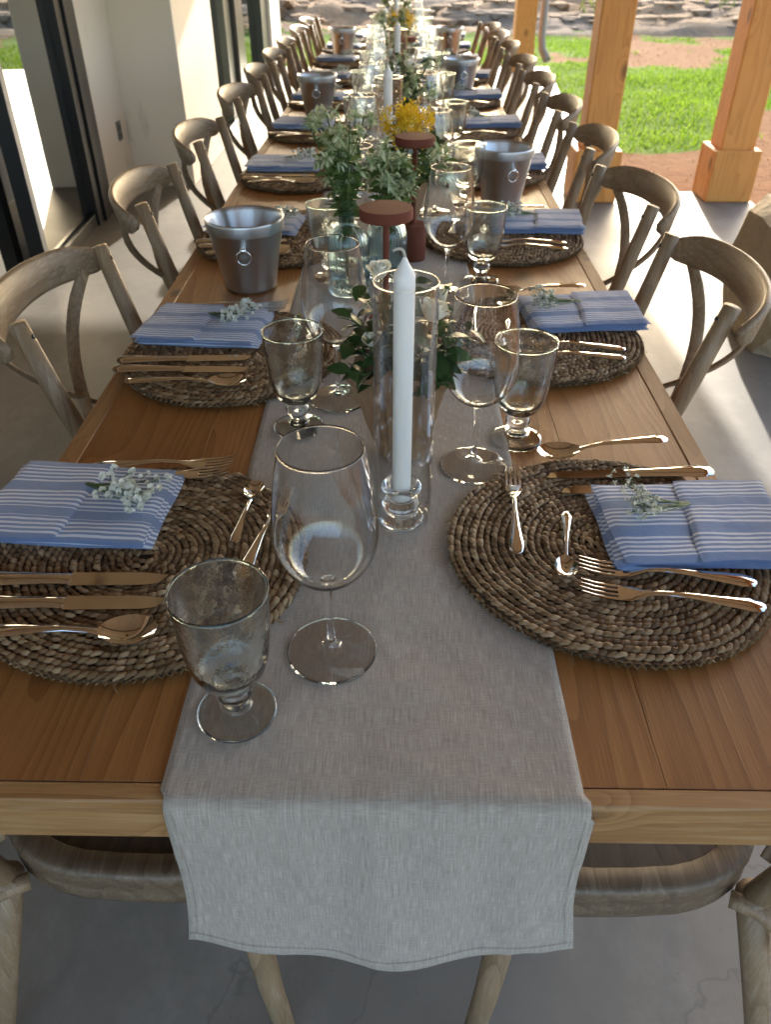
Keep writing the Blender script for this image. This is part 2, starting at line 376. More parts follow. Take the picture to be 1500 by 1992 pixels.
# ------------------------------------------------------------------ ground, slab, hill
def hillz(x, y):
    b = 14.6+.9*math.sin(x*.21+.6)+1.2*(vn(x*.3, 3.3)-.5)
    if x < -1: b -= 1.6*min(1, (-1-x)/2.5)
    t = max(0., y-b)
    z = .075*t
    k = min(1, t/1.0)
    return -.07 + min(z, 7+.02*t) + k*(.55*(fbm(x*.75, y*1.1, 4)-.40)+.12*(abs(vn(x*1.9+9, y*2.3)-.5))+.14*(vn(x*4.1, y*5.3)-.5))+(1-k)*.10*(fbm(x*.6, y*.6, 3)-.5)
def seg(a, b, n): return [a+(b-a)*i/n for i in range(n)]
def sheet(xs, ys):
    v = [(x, y, hillz(x, y)) for y in ys for x in xs]; n = len(xs)
    f = [(j*n+i, j*n+i+1, (j+1)*n+i+1, (j+1)*n+i) for j in range(len(ys)-1) for i in range(n-1)]
    return v, f
def cover(x, y): return fbm(x*.55+3, y*.4+8, 3)+.34*(fbm(x*2.1, y*1.6+4, 3)-.5)-.13*max(0, 7.3-y)+(.08 if y > 8 else 0)-(.14 if y > 12.2 and x > 3.6 else 0)+(.55 if y < 4.85 else 0)-.34*max(0, x-2.1-(y-6.4)*.45)*(y < 11.5)
xs = seg(-120, -14, 22)+seg(-14, 16, 120)+seg(16, 121, 22)
o = obj('ground', sheet(seg(-120, -14, 20)+seg(-14, 16, 110)+seg(16, 121, 20), seg(-120, -2, 20)+seg(-2, 15.9, 80)), M['lawn'], None, True, kind='structure')
ca = o.data.color_attributes.new('cover', 'FLOAT_COLOR', 'POINT')
ca.data.foreach_set('color', [q for vv in o.data.vertices for q in ([max(0., min(1., (cover(vv.co.x, vv.co.y)-.34)*5+.3))]*3+[1.])])
ys2 = seg(12.6, 26, 90)+seg(26, 60, 30)+seg(60, 181, 16)
v, f = sheet(xs, ys2)
v = [(x, y, z+.004 if z > -.05 else z-.05) for x, y, z in v]
obj('rocky_hillside', (v, f), M['rock'], None, True, kind='structure')
# concrete slab (one polygon with thickness)
poly = [(-9, -6), (2.32, -6), (2.32, 5.14), (1.42, 5.16), (1.95, 11.2), (-9, 11.2)]
nP = len(poly)
sv = [(x, y, 0) for x, y in poly]+[(x, y, -.3) for x, y in poly]
obj('concrete_patio', (sv, [tuple(range(nP))]+[(i+nP, (i+1) % nP+nP, (i+1) % nP, i)for i in range(nP)]), M['floor'], kind='structure')
def onslab(x, y):
    if y > 11.2 or x < -9: return False
    return x < 2.34 if y < 5.17 else x < 1.42+(y-5.16)*.088
def blade(mb, x, y, z, h, wd):
    a = rnd.uniform(0, 6.28); l = rnd.uniform(.2, .9)*h; b = rnd.uniform(0, 6.28)
    dx, dy = math.cos(a)*wd, math.sin(a)*wd; k = len(mb.v)
    mb.v += [(x-dx, y-dy, z), (x+dx, y+dy, z), (x+math.cos(b)*l*.5+dx*.6, y+math.sin(b)*l*.5+dy*.6, z+h*.65), (x+math.cos(b)*l, y+math.sin(b)*l, z+h)]
    mb.f += [(k, k+1, k+2), (k, k+2, k+3)]
gm = MB(); dm = MB()
for i in range(150000):
    if i % 6 == 0: x = rnd.uniform(-7, 1.6); y = rnd.uniform(11.2, 14.6)
    elif i % 6 == 1: x = rnd.uniform(2.3, 3.6); y = rnd.uniform(3, 6.5)
    else: x = 1.4+rnd.random()**.8*7.5; y = rnd.uniform(4.2, 15.4)
    if onslab(x, y): continue
    gd = cover(x, y)
    if gd < .40+rnd.uniform(-.04, .04):
        if i % 9 == 0: blade(dm, x, y, hillz(x, y)-.005, rnd.uniform(.01, .035), rnd.uniform(.004, .009))
        continue
    if y > 14 and hillz(x, y) > .25: continue
    blade(gm, x, y, hillz(x, y)-.005, rnd.uniform(.02, .05)*(.5+1.5*fbm(x*1.7+5, y*1.7, 2)), rnd.uniform(.004, .009))
g = obj('lawn_grass', gm.d, M['grass'], kind='stuff'); tag(g, 'bright green patchy lawn grass beyond the wooden posts', 'grass')
g = obj('dry_thatch', dm.d, M['straws'], kind='stuff'); tag(g, 'brown dry thatch on bare soil between the grass patches', 'thatch')
def rockmesh(seed, n=2):
    import bmesh
    bm = bmesh.new(); bmesh.ops.create_icosphere(bm, subdivisions=n, radius=1)
    r = random.Random(seed); off = [r.uniform(0, 40) for _ in range(3)]
    for q in bm.verts:
        d = .72+.55*fbm(q.co.x*1.1+off[0]+q.co.z, q.co.y*1.1+off[1]-q.co.z*.7, 3)
        q.co *= d; q.co.x = max(-.8, min(.85, q.co.x)); q.co.z = max(-.6, min(.62, q.co.z))
    bm.verts.index_update(); out = ([tuple(q.co) for q in bm.verts], [tuple(q.index for q in fc.verts) for fc in bm.faces]); bm.free(); return out
rocks = [rockmesh(i, 1) for i in range(5)]
rb = MB()
for i in range(4600):
    x = rnd.uniform(-9, 13); y = 13.2+rnd.random()**1.3*13; z = hillz(x, y)
    if z < .06: continue
    s = .05+.26*rnd.random()**2.2
    rb.add(rocks[i % 5], Matrix.Translation((x, y, z-.05)) @ Matrix.Rotation(rnd.uniform(0, 6), 4, 'Z') @ Matrix.Diagonal((s*1.5, s, s*.5, 1)))
g = obj('hillside_rocks', rb.d, M['rock'], kind='stuff'); tag(g, 'tan and grey broken rock covering the cut hillside', 'rocks')
wb = MB()
for i in range(420):
    x = rnd.uniform(-10, 16); y = rnd.uniform(15.2, 30)
    if fbm(x*.4+20, y*.4, 2) < .5: continue
    for k in range(26): blade(wb, x+rnd.gauss(0, .22), y+rnd.gauss(0, .22), hillz(x, y)-.05, rnd.uniform(.1, .38), .02)
g = obj('hillside_weeds', wb.d, M['weed'], kind='stuff'); tag(g, 'yellow green weeds growing on top of the rocky hillside', 'weeds')

# ------------------------------------------------------------------ house (left wall, doors, roof)
house = thing('house', 'beige stucco house wall with black framed glass doors along the patio', 'house', (-1.78, 5, 0))
def hp(name, bx, mat, parent=house, smooth=False):
    v, f = bx; return obj(name, ([(x+1.78, y-5, z) for x, y, z in v], f), mat, parent, smooth) if parent is house else obj(name, ([(x+1.78, y-5, z) for x, y, z in v], f), mat, parent, smooth)
hp('wall', box(-2.1, -1.78, 4.62, 5.24, 0, 2.7), M['stucco'])
hp('pilaster', box(-2.1, -1.38, 5.242, 6.42, 0, 2.7, .006), M['stucco'])
fr = hp('window_frame', box(-1.56, -1.40, 6.422, 6.52, 0, 2.7), M['trim'])
hp('corner_trim', box(-1.62, -1.385, 9.62, 10.4, 0, 2.7), M['trim'])
wf = hp('window', box(-1.6, -1.46, 6.52, 9.6, 2.1, 2.7), M['green'])
hp('pane', box(-1.50, -1.49, 6.56, 7.20, .06, 2.1, .001), M['pane'], wf); hp('pane', box(-1.50, -1.49, 7.86, 9.18, .06, 2.1, .001), M['pane'], wf)
hp('mullion', box(-1.52, -1.43, 7.20, 7.50, 0, 2.1), M['green'], wf); hp('mullion', box(-1.50, -1.39, 7.50, 7.86, 0, 2.1), M['black'], wf)
hp('mullion', box(-1.52, -1.42, 9.18, 9.62, 0, 2.1), M['green'], wf); hp('sill', box(-1.54, -1.42, 6.52, 9.18, 0, .06), M['black'], wf)
dr = hp('door', box(-1.84, -1.775, 3.36, 4.34, 2.15, 2.3), M['black'])
hp('pane', box(-1.815, -1.805, 3.42, 4.34, .08, 2.16, .001), M['pane'], dr)
hp('stile', box(-1.84, -1.765, 3.36, 3.42, .0, 2.15), M['black'], dr)
for a, b, x in ((4.34, 4.43, -1.76), (4.433, 4.50, -1.745), (4.503, 4.617, -1.757)): hp('jamb', box(-1.86, x, a, b, 0, 2.3), M['black'], dr)
hp('bottom_rail', box(-1.84, -1.772, 3.42, 4.34, .0, .07), M['black'], dr)
pv = Matrix.Translation((0, -.66, 0)); swing = pv @ Matrix.Rotation(R(4.0), 4, 'Z') @ pv.inverted()
for q in [dr]+[c for c in dr.children if not c.name.startswith('jamb')]: q.data.transform(swing)
dl = hp('door', box(-1.85, -1.79, -2.5, 3.357, 2.15, 2.3), M['black'])
hp('pane', box(-1.815, -1.805, -2.5, 3.357, .08, 2.16, .001), M['pane'], dl)
hp('door_header', box(-1.98, -1.77, -2.5, 4.62, 2.302, 2.7), M['stucco'])
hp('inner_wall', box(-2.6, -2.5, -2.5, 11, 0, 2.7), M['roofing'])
ou = hp('outlet', box(-1.778, -1.768, 5.02, 5.085, .33, .44), M['outlet']); hp('socket', box(-1.767, -1.764, 5.035, 5.07, .39, .42, .001), M['black'], ou); hp('socket', box(-1.767, -1.764, 5.035, 5.07, .345, .375, .001), M['black'], ou)
rf = hp('roof', box(-9, 2.45, -3.2, 11.25, 2.86, 3.05), M['roofing'])
for i in range(18): hp('ceiling_board', box(-9+i*.636, -9+(i+1)*.636-.012, -3.19, 11.24, 2.83, 2.857), M['ceil'], rf)
for i in range(4): hp('added_rafter', box(-8.9, 2.09, -2.6+i*3.6, -2.6+i*3.6+.14, 2.62, 2.828), M['added_rafter'], rf)  # unseen beams, added to give darker bands in the cutlery reflections
hp('beam', box(2.1, 2.4, -3.1, 11.2, 2.55, 2.828), M['cedar'], rf)
# posts
def post(x, y, s, lab, bw=.29):
    t = thing('wooden_post', lab, 'post', (x, y, 0), 0, 'cedar posts along the open side')
    obj('shaft', box(-s/2, s/2, -s/2, s/2, .0, 2.55, .008), M['cedar'], t)
    h = bw/2; mb = MB()
    for (x0, x1, y0, y1) in ((-h, h, -h, -s/2-.001), (-h, h, s/2+.001, h), (-h, -s/2-.001, -s/2, s/2), (s/2+.001, h, -s/2, s/2)):
        obj('base_board', box(x0, x1, y0, y1, .002, .31, .006), M['cedar'], t)
    return t
post(1.28, 5.01, .20, 'orange cedar post in the middle of the three, behind the right chairs')
post(2.155, 5.03, .215, 'orange cedar post furthest right, with wide boxed base on patio edge')
post(1.55, 10.83, .25, 'far orange cedar post, leftmost of the three posts', .26)
pp = obj('downspout', tube([(0, 0, 2.6), (0, 0, .35), (.02, -.03, .22), (.09, -.1, .1)], .048, 8), M['pipe'], None, True, (1.80, 11.02, 0)); tag(pp, 'grey brown metal downspout just right of the far post', 'downspout')
# boulder
bo = rockmesh(21, 3); bv = [(x*.46, y*.42, max(0, z*.46+.24)) for x, y, z in bo[0]]
tag(obj('limestone_boulder', (bv, bo[1]), M['stone'], None, False, (1.86, 2.86, 0)), 'tan limestone boulder at right edge on the sunlit concrete', 'boulder')

# ------------------------------------------------------------------ tables
ordn = ['nearest', 'second', 'third', 'fourth', 'fifth', 'sixth', 'seventh', 'eighth', 'ninth', 'farthest']
for k, lab in enumerate(['honey brown plank dining table nearest the camera', 'middle one of three brown plank tables set end to end', 'farthest of three brown plank tables set end to end']):
    y0, y1 = k*2.4, k*2.4+2.398
    t = thing('dining_table', lab, 'table', (0, y0, 0), 0, 'plank tables set end to end')
    L = y1-y0; e = .022
    for i in range(5):
        a = -.468+i*.1872
        obj('plank', box(a+.0002, a+.1870, e, L-e, .722, .7598+.0002*(i % 2), .0004), M['table'], t)
    for s in (-1, 1): obj('edge_board', box(min(s*.4685, s*.5), max(s*.4685, s*.5), .0, L, .70, .7605, .002), M['edge'], t)
    obj('end_board', box(-.468, .468, 0, e-.0008, .70, .7605, .002), M['edgex'], t); obj('end_board', box(-.468, .468, L-e+.0008, L, .70, .7605, .002), M['edgex'], t)
    for s in (-1, 1): obj('apron', box(s*.40-.012, s*.40+.012, .10, L-.10, .61, .7215), M['edge'], t)
    for yy in (.55, L-.55):
        obj('apron', box(-.387, .387, yy-.012, yy+.012, .61, .7215), M['edgex'], t)
        for s in (-1, 1): obj('leg', box(s*.34-.045, s*.34+.045, yy-.06, yy+.028, 0, .609, .004), M['edge'], t)
# runner
def runner():
    def top(x, y): 
        return .7612+.0009+.0016*max(0, fbm(x*14+4, y*7, 3)-.42)*2+.0008*math.sin(y*31+x*9)**8
    v = []; nx = 48; rows = []
    ys = [0.012+7.1*(i/230)**1.35 for i in range(230, -1, -1)]
    for y in ys: rows.append([(-.2+.4*i/nx+.004*math.sin(y*1.7)-.012*min(1, y/1.2), y, top(-.2+.4*i/nx, y)) for i in range(nx+1)])
    # over the edge
    for a in (15, 30, 45, 60, 75, 90):
        rows.append([(-.2+.4*i/nx+.005, .008-.0135*math.sin(R(a)), .7495+.0135*math.cos(R(a))) for i in range(nx+1)])
    for j in range(1, 61):
        t = j/60; row = []
        for i in range(nx+1):
            u = -1+2*i/nx
            drop = .228+.021*(1-u*u)
            fold = (.005*math.sin(u*3.6+1.1)+.006*math.sin(u*8+.7)+.004*math.sin(u*17+2)*(1-t)*2)*t**.8*(1-u*u)**.5
            tension = .0075*(t*9)*math.exp(-(t*5)**1.5)*math.sin(u*31+1)**2*math.exp(-((u+.12)*2.6)**2)
            y = -.0058-.020*t*(1-.6*u*u)-fold*.8+tension-.012*max(0, fbm(u*3+2, t*3.5+5, 3)-.45)*min(1, t*3)
            row.append((u*.2*(1+.055*t)+.007+.002*math.sin(t*5+u*2)-.004*u*math.sin(t*3.1), y, .7495-drop*t))
        rows.append(row)
    V = [p for r in rows for p in r]; n = nx+1
    F = [(j*n+i, j*n+i+1, (j+1)*n+i+1, (j+1)*n+i) for j in range(len(rows)-1) for i in range(nx)]
    return V, F, n, len(rows)
V, F, n_, m_ = runner()
rn = obj('table_runner', (V, F), M['linen'], None, True); sm = rn.modifiers.new('thick', 'SOLIDIFY'); sm.thickness = .0011; sm.offset = 1
tag(rn, 'grey beige linen runner down the table with its end hanging over the front', 'runner')
# stitched hem (raised fold line)
hv = [V[(m_-5)*n_+i] for i in range(n_)]
h = obj('hem', tube([(x, y-.0012, z) for x, y, z in hv], .0003, 5), M['linen'], rn, True)
for side in (1, n_-2): obj('hem', tube([(V[j*n_+side][0], V[j*n_+side][1]-.0012, V[j*n_+side][2]+.0008) for j in range(m_-60, m_-4)], .0003, 5), M['linen'], rn, True)

# ------------------------------------------------------------------ chairs
def make_chair():
    t = thing('crossback_chair', 'x', 'chair', (0, 0, 0), 0, 'crossback chairs along the table')
    def rail(a, z=.845, k=0): return Vector((-.283-.098*math.cos(a)+k, .241*math.sin(a), z))
    pth = [rail(R(a), .824+.026*max(0, math.cos(R(a)))) for a in range(-84, 85, 7)]
    hh = [.035*min(1, .30+.85*math.sin(math.pi*(i/(len(pth)-1)))**.42) for i in range(len(pth))]
    ups = [Vector((-.32*math.cos(R(-84+7*i)), .1*math.sin(R(-84+7*i)), 1)) for i in range(len(pth))]
    obj('top_rail', band(pth, .0088, hh, ups, .22), M['chairr'], t, True)
    for s in (-1, 1):
        u = tube([(-.155, s*.185, .40), (-.19, s*.195, .52), (-.245, s*.203, .72), (-.283, s*.207, .872)], [.018, .0185, .018, .0165], 14)
        up = obj('upright', u, M['chair'], t, True)
        obj('screw', tube([(-.262, s*.2065+.0, .848), (-.2585, s*.2065, .8495)], .0045, 8), M['black'], up)
        obj('leg', tube([(-.155, s*.185, .43), (-.205, s*.205, .24), (-.265, s*.235, 0)], [.021, .019, .0155], 12), M['chair'], t, True)
        obj('leg', tube([(.135, s*.175, .43), (.150, s*.185, .36), (.165, s*.20, .16), (.182, s*.212, 0)], [.023, .021, .018, .0155], 12), M['chair'], t, True)
        a = R(58)*s; p0 = rail(a, .82); p0.x += .006
        pts = bez(p0, (-.40, s*.055, .66), (-.168+.0*s, -s*.168, .47), 14)
        pts = [p+Vector((.004*s, 0, 0)) for p in pts]
        obj('cross_strip', band(pts, .0042, .0135, [Vector((.3, s*.75, .55))]*15, .2), M['chair'], t, True)
        obj('brace', tube(bez((-.13, s*.185, .415), (-.205, s*.225, .43), (-.205, s*.226, .345), 12), [.012]*4+[.014]*6+[.0145, .0145, .010], 12), M['chair'], t, True)
    def outline(k, z):
        r = []
        for i in range(40):
            a = 2*math.pi*i/40; c, s = math.cos(a), math.sin(a)
            x = math.copysign(abs(c)**.62, c)*.19*k; y = math.copysign(abs(s)**.62, s)*(.208+.018*c)*k
            r.append((x, y, z))
        return r
    v = []; prof = [(.955, .400), (.985, .403), (1.0, .416), (.985, .425), (.98, .430), (.995, .445), (1.0, .455), (.985, .4655), (.95, .4672), (.84, .4672), (.832, .464), (.828, .458)]
    for k, z in prof: v += outline(k, z)
    f = [(j*40+i, j*40+(i+1) % 40, (j+1)*40+(i+1) % 40, (j+1)*40+i) for j in range(len(prof)-1) for i in range(40)]
    f.append(tuple(range(40))[::-1])
    obj('seat_frame', (v, f), M['seatf_shaded'], t, True)
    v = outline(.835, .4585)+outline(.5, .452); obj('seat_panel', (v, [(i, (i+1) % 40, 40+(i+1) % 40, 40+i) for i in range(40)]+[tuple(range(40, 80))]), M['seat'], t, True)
    return t
CH = make_chair(); first = True
chy = {'left': [.292, 1.04, 1.80, 2.50, 3.30, 3.98, 4.62, 5.22, 5.95, 6.6], 'right': [.282, 1.15, 1.755, 2.43, 3.06, 3.71, 4.34, 5.05, 5.62, 6.2]}
rots = {'left': [0, -2, 3, 1, -3, 2, 0, 2, -2, 1], 'right': [0, -1, 6, -3, -2, 1, 2, -3, 2, 1]}
for side, sx in (('left', -1), ('right', 1)):
    for i in range(10):
        lab = f'weathered crossback wooden chair, {ordn[i]} from the front on the {side} of the table' if i not in (0, 9) else f'weathered crossback wooden chair {ordn[i]} the camera on the {side} side' if i == 0 else f'weathered crossback wooden chair at the far end of the {side} side'
        loc = (sx*(.345 if i else .325), chy[side][i], 0); rz = R(rots[side][i]) + (0 if sx < 0 else math.pi)
        if first: CH.location = loc; CH.rotation_euler = (0, 0, rz); CH['label'] = lab; first = False
        else: dup(CH, loc, rz, lab)

# ------------------------------------------------------------------ placemats
TZ = .7606
def strand_mesh():
    pr = [(-.0098, .0006, -.0006), (-.0058, .0033, .0024), (-.0008, .0045, .0042), (.0045, .0034, .0030), (.0098, .0005, -.0014)]
    v = []; f = []
    for x, wd, z in pr: v += [(x, -wd, z-.0022), (x, -wd*.35, z+.0004), (x, wd*.35, z+.0004), (x, wd, z-.0022)]
    for i in range(4):
        for k in range(3): f.append((i*4+k, (i+1)*4+k, (i+1)*4+k+1, i*4+k+1))
    return v, f
SV = strand_mesh(); SME = mesh('strand', SV, M['straw'], True)
MR = .205
def spiral(seed):
    r = random.Random(seed); out = []; pitch = .0094; th = 0; rad = .0035
    while rad < MR:
        step = .0104/rad; th += step; rad += pitch*step/(2*math.pi)
        wob = rad*(1+.012*math.sin(3*th+seed)+.006*math.sin(7*th))
        tilt = R(20+r.uniform(-8, 8))
        z = .0095+.0012*math.sin(th*2.3+seed)+r.uniform(-.0008, .0012)
        if rad > MR-pitch: z -= .0015
        out.append(Matrix.Translation((wob*math.cos(th), wob*math.sin(th), z)) @ Matrix.Rotation(th+math.pi/2+tilt, 4, 'Z') @ Matrix.Rotation(r.uniform(-.10, .10), 4, 'X') @ Matrix.Rotation(R(-6)+r.uniform(-.1, .1), 4, 'Y') @ Matrix.Diagonal((r.uniform(.85, 1.2), r.uniform(.85, 1.2), r.uniform(.9, 1.25), 1)))
    # a second plait edge round the outside
    for i in range(130):
        a = 2*math.pi*i/130; rr = MR*(1+.012*math.sin(3*a+seed))+.0005
        out.append(Matrix.Translation((rr*math.cos(a), rr*math.sin(a), .0045)) @ Matrix.Rotation(a+math.pi/2+R(5), 4, 'Z') @ Matrix.Rotation(-.9, 4, 'X') @ Matrix.Diagonal((1.05, 1.15, 1.2, 1)))
    return out
core = lathe([(.0, .002), (MR-.004, .002), (MR, .004), (MR-.003, .0085), (.0, .0085)], 48)
def far_mat_meshes():
    res = []
    for sd in (3, 8):
        mb = MB()
        for m in spiral(sd): mb.add(SV, m)
        for k in range(9):
            a = rnd.uniform(0, 6.28); mb.add(tube([(MR*.98*math.cos(a), MR*.98*math.sin(a), .008), ((MR+.012)*math.cos(a+.05), (MR+.012)*math.sin(a+.05), .004)], .0006, 4))
        res.append(mesh('plait', mb.d, M['straw'], True))
    return res
PL = far_mat_meshes(); CME = mesh('mat_core', core, M['strawdark'], True)
maty = {'left': [.342, .955, 1.64, 2.31, 3.0, 3.68, 4.36, 5.04, 5.71, 6.38], 'right': [.375, 1.035, 1.66, 2.35, 3.04, 3.72, 4.40, 5.06, 5.74, 6.40]}
def place(i, side):
    if i == 0: return f'at the place nearest the camera on the {side}'
    if i == 9: return f'at the farthest place on the {side} side'
    return f'at the {ordn[i]} place from the front on the {side}'
for side, sx in (('left', -1), ('right', 1)):
    for i in range(10):
        x, y = sx*(.293 if i else .30), maty[side][i]
        t = thing('placemat', f'round braided brown seagrass placemat {place(i, side)}', 'placemat', (x, y, TZ+.0016), rnd.uniform(0, 6), 'braided placemats')
        obj('core', CME, parent=t)
        if i == 0:
            mats = spiral(5 if sx < 0 else 6); rot = Matrix.Rotation(t.rotation_euler[2], 4, 'Z'); cp = Vector((0.02-x, -.425-y, 0))
            mats.sort(key=lambda m: ((rot @ m).translation.xy-cp.xy).length + (.25 if abs((rot @ m).translation.x+x) > .5 else 0))
            for m in mats[:300]:
                o = obj('strand', SME, parent=t); o.matrix_local = m
            mb = MB()
            for m in mats[300:]: mb.add(SV, m)
            for k in range(12):
                a = rnd.uniform(0, 6.28); mb.add(tube([(MR*.98*math.cos(a), MR*.98*math.sin(a), .008), ((MR+.014)*math.cos(a+.05), (MR+.014)*math.sin(a+.05), .003)], .0006, 4))
            obj('plait', mb.d, M['straw'], t, True, kind='stuff')
        else: obj('plait', PL[i % 2], parent=t, kind='stuff')
MATZ = TZ+.0016+.0135

# ------------------------------------------------------------------ napkins, sprigs
def slab(x0, x1, y0, y1, z, th, seed, skew=0., sag=0.):
    nx, ny = 26, 18; V = []; 
    def pt(u, v, top):
        x = x0+(x1-x0)*u + skew*(v-.5); y = y0+(y1-y0)*v
        ed = min(1, min(u, 1-u)*(x1-x0)/.010)*min(1, min(v, 1-v)*(y1-y0)/.010); ed = math.sqrt(max(0, 1-(1-ed)**2))
        h = z+th*.5+(th*.5*ed if top else -th*.5*ed)
        h += .0034*(fbm(x*26+seed, y*26+seed*2, 3)-.5)*1.5*min(1, ed+.2)
        return (x+.0012*math.sin(v*9+seed), y+.0014*math.sin(u*7+seed), h)
    for top in (1, 0): V += [pt(i/nx, j/ny, top) for j in range(ny+1) for i in range(nx+1)]
    n = nx+1; N = n*(ny+1); F = []
    for j in range(ny):
        for i in range(nx):
            a = (j*n+i, j*n+i+1, (j+1)*n+i+1, (j+1)*n+i); F.append(a); F.append(tuple(q+N for q in a[::-1]))
    rim = [i for i in range(nx)]+[j*n+nx for j in range(ny)]+[ny*n+i for i in range(nx, 0, -1)]+[j*n for j in range(ny, 0, -1)]
    for k in range(len(rim)): a, b = rim[k], rim[(k+1) % len(rim)]; F.append((b, a, a+N, b+N))
    return V, F
def napkin_proto():
    t = thing('folded_napkin', 'x', 'napkin', group='striped napkins on the placemats')
    obj('lower_fold', slab(-.118, .117, -.084, .083, .0, .0072, 1), M['napkin'], t, True)
    obj('middle_fold', slab(-.119, .113, -.086, .081, .0060, .0072, 4, .006), M['napkin'], t, True)
    obj('upper_fold', slab(-.118, .108, -.087, .083, .0118, .0065, 9, -.004), M['napkin'], t, True)
    obj('pocket_band', slab(-.121, .004, -.0885, .086, .0166, .0058, 13, .018), M['napkin'], t, True)
    return t
NP = napkin_proto()
def sprig_proto(seed):
    r = random.Random(seed); st = MB(); bl = MB()
    def petal_ball(c, s):
        for k in range(9):
            a = r.uniform(0, 6.28); e = r.uniform(-.3, 1.4); d = Vector((math.cos(a)*math.cos(e), math.sin(a)*math.cos(e), math.sin(e)))
            q = d.orthogonal().normalized(); p = d.cross(q); C = Vector(c); b = len(bl.v)
            w_ = s*.62
            bl.v += [tuple(C), tuple(C+d*s*.7+q*w_), tuple(C+d*s*1.15+p*s*.15), tuple(C+d*s*.7-q*w_)]; bl.f += [(b, b+1, b+2), (b, b+2, b+3)]
    for i in range(14):
        a = r.uniform(-.5, .5); L = r.uniform(.05, .095); tip = Vector((L*math.cos(a), L*math.sin(a)*.95, r.uniform(.004, .026)))
        st.add(tube(bez((-.012, r.uniform(-.004, .004), .0025), (L*.45, L*.35*math.sin(a), .004), tip, 4), .00065, 4))
        for k in range(5):
            t2 = tip+Vector((r.uniform(-.020, .016), r.uniform(-.018, .018), r.uniform(-.004, .009))); t2.z = max(.004, t2.z)
            st.add(tube([tip*.72+Vector((0, 0, .001)), (tip*.72+t2)*.5+Vector((0, 0, .002)), t2], .0004, 3)); petal_ball(t2, r.uniform(.0040, .0062))
    t = thing('flower_sprig', 'x', 'flowers', group='white flower sprigs on the napkins')
    obj('stems', st.d, M['stem'], t, True); obj('blossoms', bl.d, M['white'], t, kind='stuff')
    return t
SP = [sprig_proto(k) for k in (2, 5, 11, 17)]
noff = {'left': [(-.105, .095), (-.065, .085)], 'right': [(.107, .028), (.10, .085)]}
used = set()
for side, sx in (('left', -1), ('right', 1)):
    for i in range(10):
        o_ = noff[side][0 if i == 0 else 1]; x = sx*(.293 if i else .30)+o_[0]+rnd.uniform(-.006, .006)*(i > 0); y = maty[side][i]+o_[1]
        rz = (R(-3) if i == 0 else R(rnd.uniform(-6, 6))) + (0 if sx < 0 else math.pi)
        if sx > 0 and i == 0: rz = math.pi+R(2)
        lab = f'folded blue and white striped napkin {place(i, side)}'
        if 'n' not in used: used.add('n'); NP.location = (x, y, MATZ); NP.rotation_euler = (0, 0, rz); NP['label'] = lab
        else: dup(NP, (x, y, MATZ), rz, lab)
        lab = f"white baby's breath sprig on napkin {place(i, side)}"
        p = SP[i % 4 if sx < 0 else (i+1) % 4]; k = 's%d' % SP.index(p)
        q = Vector((-sx*(-.004) if False else 0, 0, 0)); dx = .0 if sx < 0 else -.0
        loc = (x+(.004 if sx < 0 else -.004), y+.028*(1 if sx < 0 else 1), MATZ+.0205); r2 = rz+R(-18 if sx < 0 else 12)
        if k not in used: used.add(k); p.location = loc; p.rotation_euler = (0, 0, r2); p['label'] = lab
        else: dup(p, loc, r2, lab)

# ------------------------------------------------------------------ cutlery (length along +x = tip)
def loft(st, n=10):
    """st: (x, halfwidth, z, halfthick)"""
    v = []; f = []
    for x, wd, z, th in st:
        for k in range(n):
            a = 2*math.pi*k/n; v.append((x, wd*math.cos(a), z+th*math.sin(a)))
    for i in range(len(st)-1):
        for k in range(n): f.append((i*n+k, i*n+(k+1) % n, (i+1)*n+(k+1) % n, (i+1)*n+k))
    f.append(tuple(range(n))); f.append(tuple(range((len(st)-1)*n, len(st)*n))[::-1])
    return v, f
def handle(L): return [(-L, .0035, .006, .0012), (-L+.004, .0085, .0062, .002), (-L+.018, .0108, .0068, .0024), (-L+.04, .0085, .0082, .0025), (-L+.08, .0048, .0105, .0024), (-L+.105, .0034, .0112, .0023)]
def fork(s=1.):
    mb = MB(); st = handle(.13)+[(0, .0036, .0088, .0018), (.012, .0075, .0058, .0013), (.024, .0115, .0042, .0011), (.034, .0122, .0042, .001), (.038, .0120, .0044, .0009)]
    mb.add(loft(st))
    for k in range(4):
        y = (k-1.5)*.0068
        path = [(.034, y, .0043), (.05, y, .0046), (.066, y*.98, .0068), (.082, y*.96, .0115)]
        mb.add(tube(path, None, 6, up=(0, 0, 1), flat=[(.0023, .001), (.002, .001), (.0017, .0009), (.0007, .0006)]))
    return [(x*s, y*s, z*s) for x, y, z in mb.v], mb.f
def spoon(s=1.):
    mb = MB(); mb.add(loft(handle(.13)+[(0, .0034, .0088, .0018), (.012, .0045, .0062, .0016), (.018, .006, .0055, .0012)]))
    v = []; f = []; nr, na = 6, 22
    for lay in (0, 1):
        for j in range(nr+1):
            t = j/nr
            for k in range(na):
                a = 2*math.pi*k/na; X = .043+.032*t*math.cos(a); Y = .0205*t*math.sin(a)*(1+.12*math.cos(a))
                v.append((X, Y, .0012+.0088*t*t-.0010*lay))
    for lay in (0, 1):
        for j in range(nr):
            for k in range(na):
                b = lay*(nr+1)*na; q = (b+j*na+k, b+j*na+(k+1) % na, b+(j+1)*na+(k+1) % na, b+(j+1)*na+k); f.append(q[::-1] if lay == 0 else q)
    for k in range(na): f.append((nr*na+k, nr*na+(k+1) % na, (2*nr+1)*na+(k+1) % na, (2*nr+1)*na+k))
    mb.add((v, f)); return [(x*s, y*s, z*s) for x, y, z in mb.v], mb.f
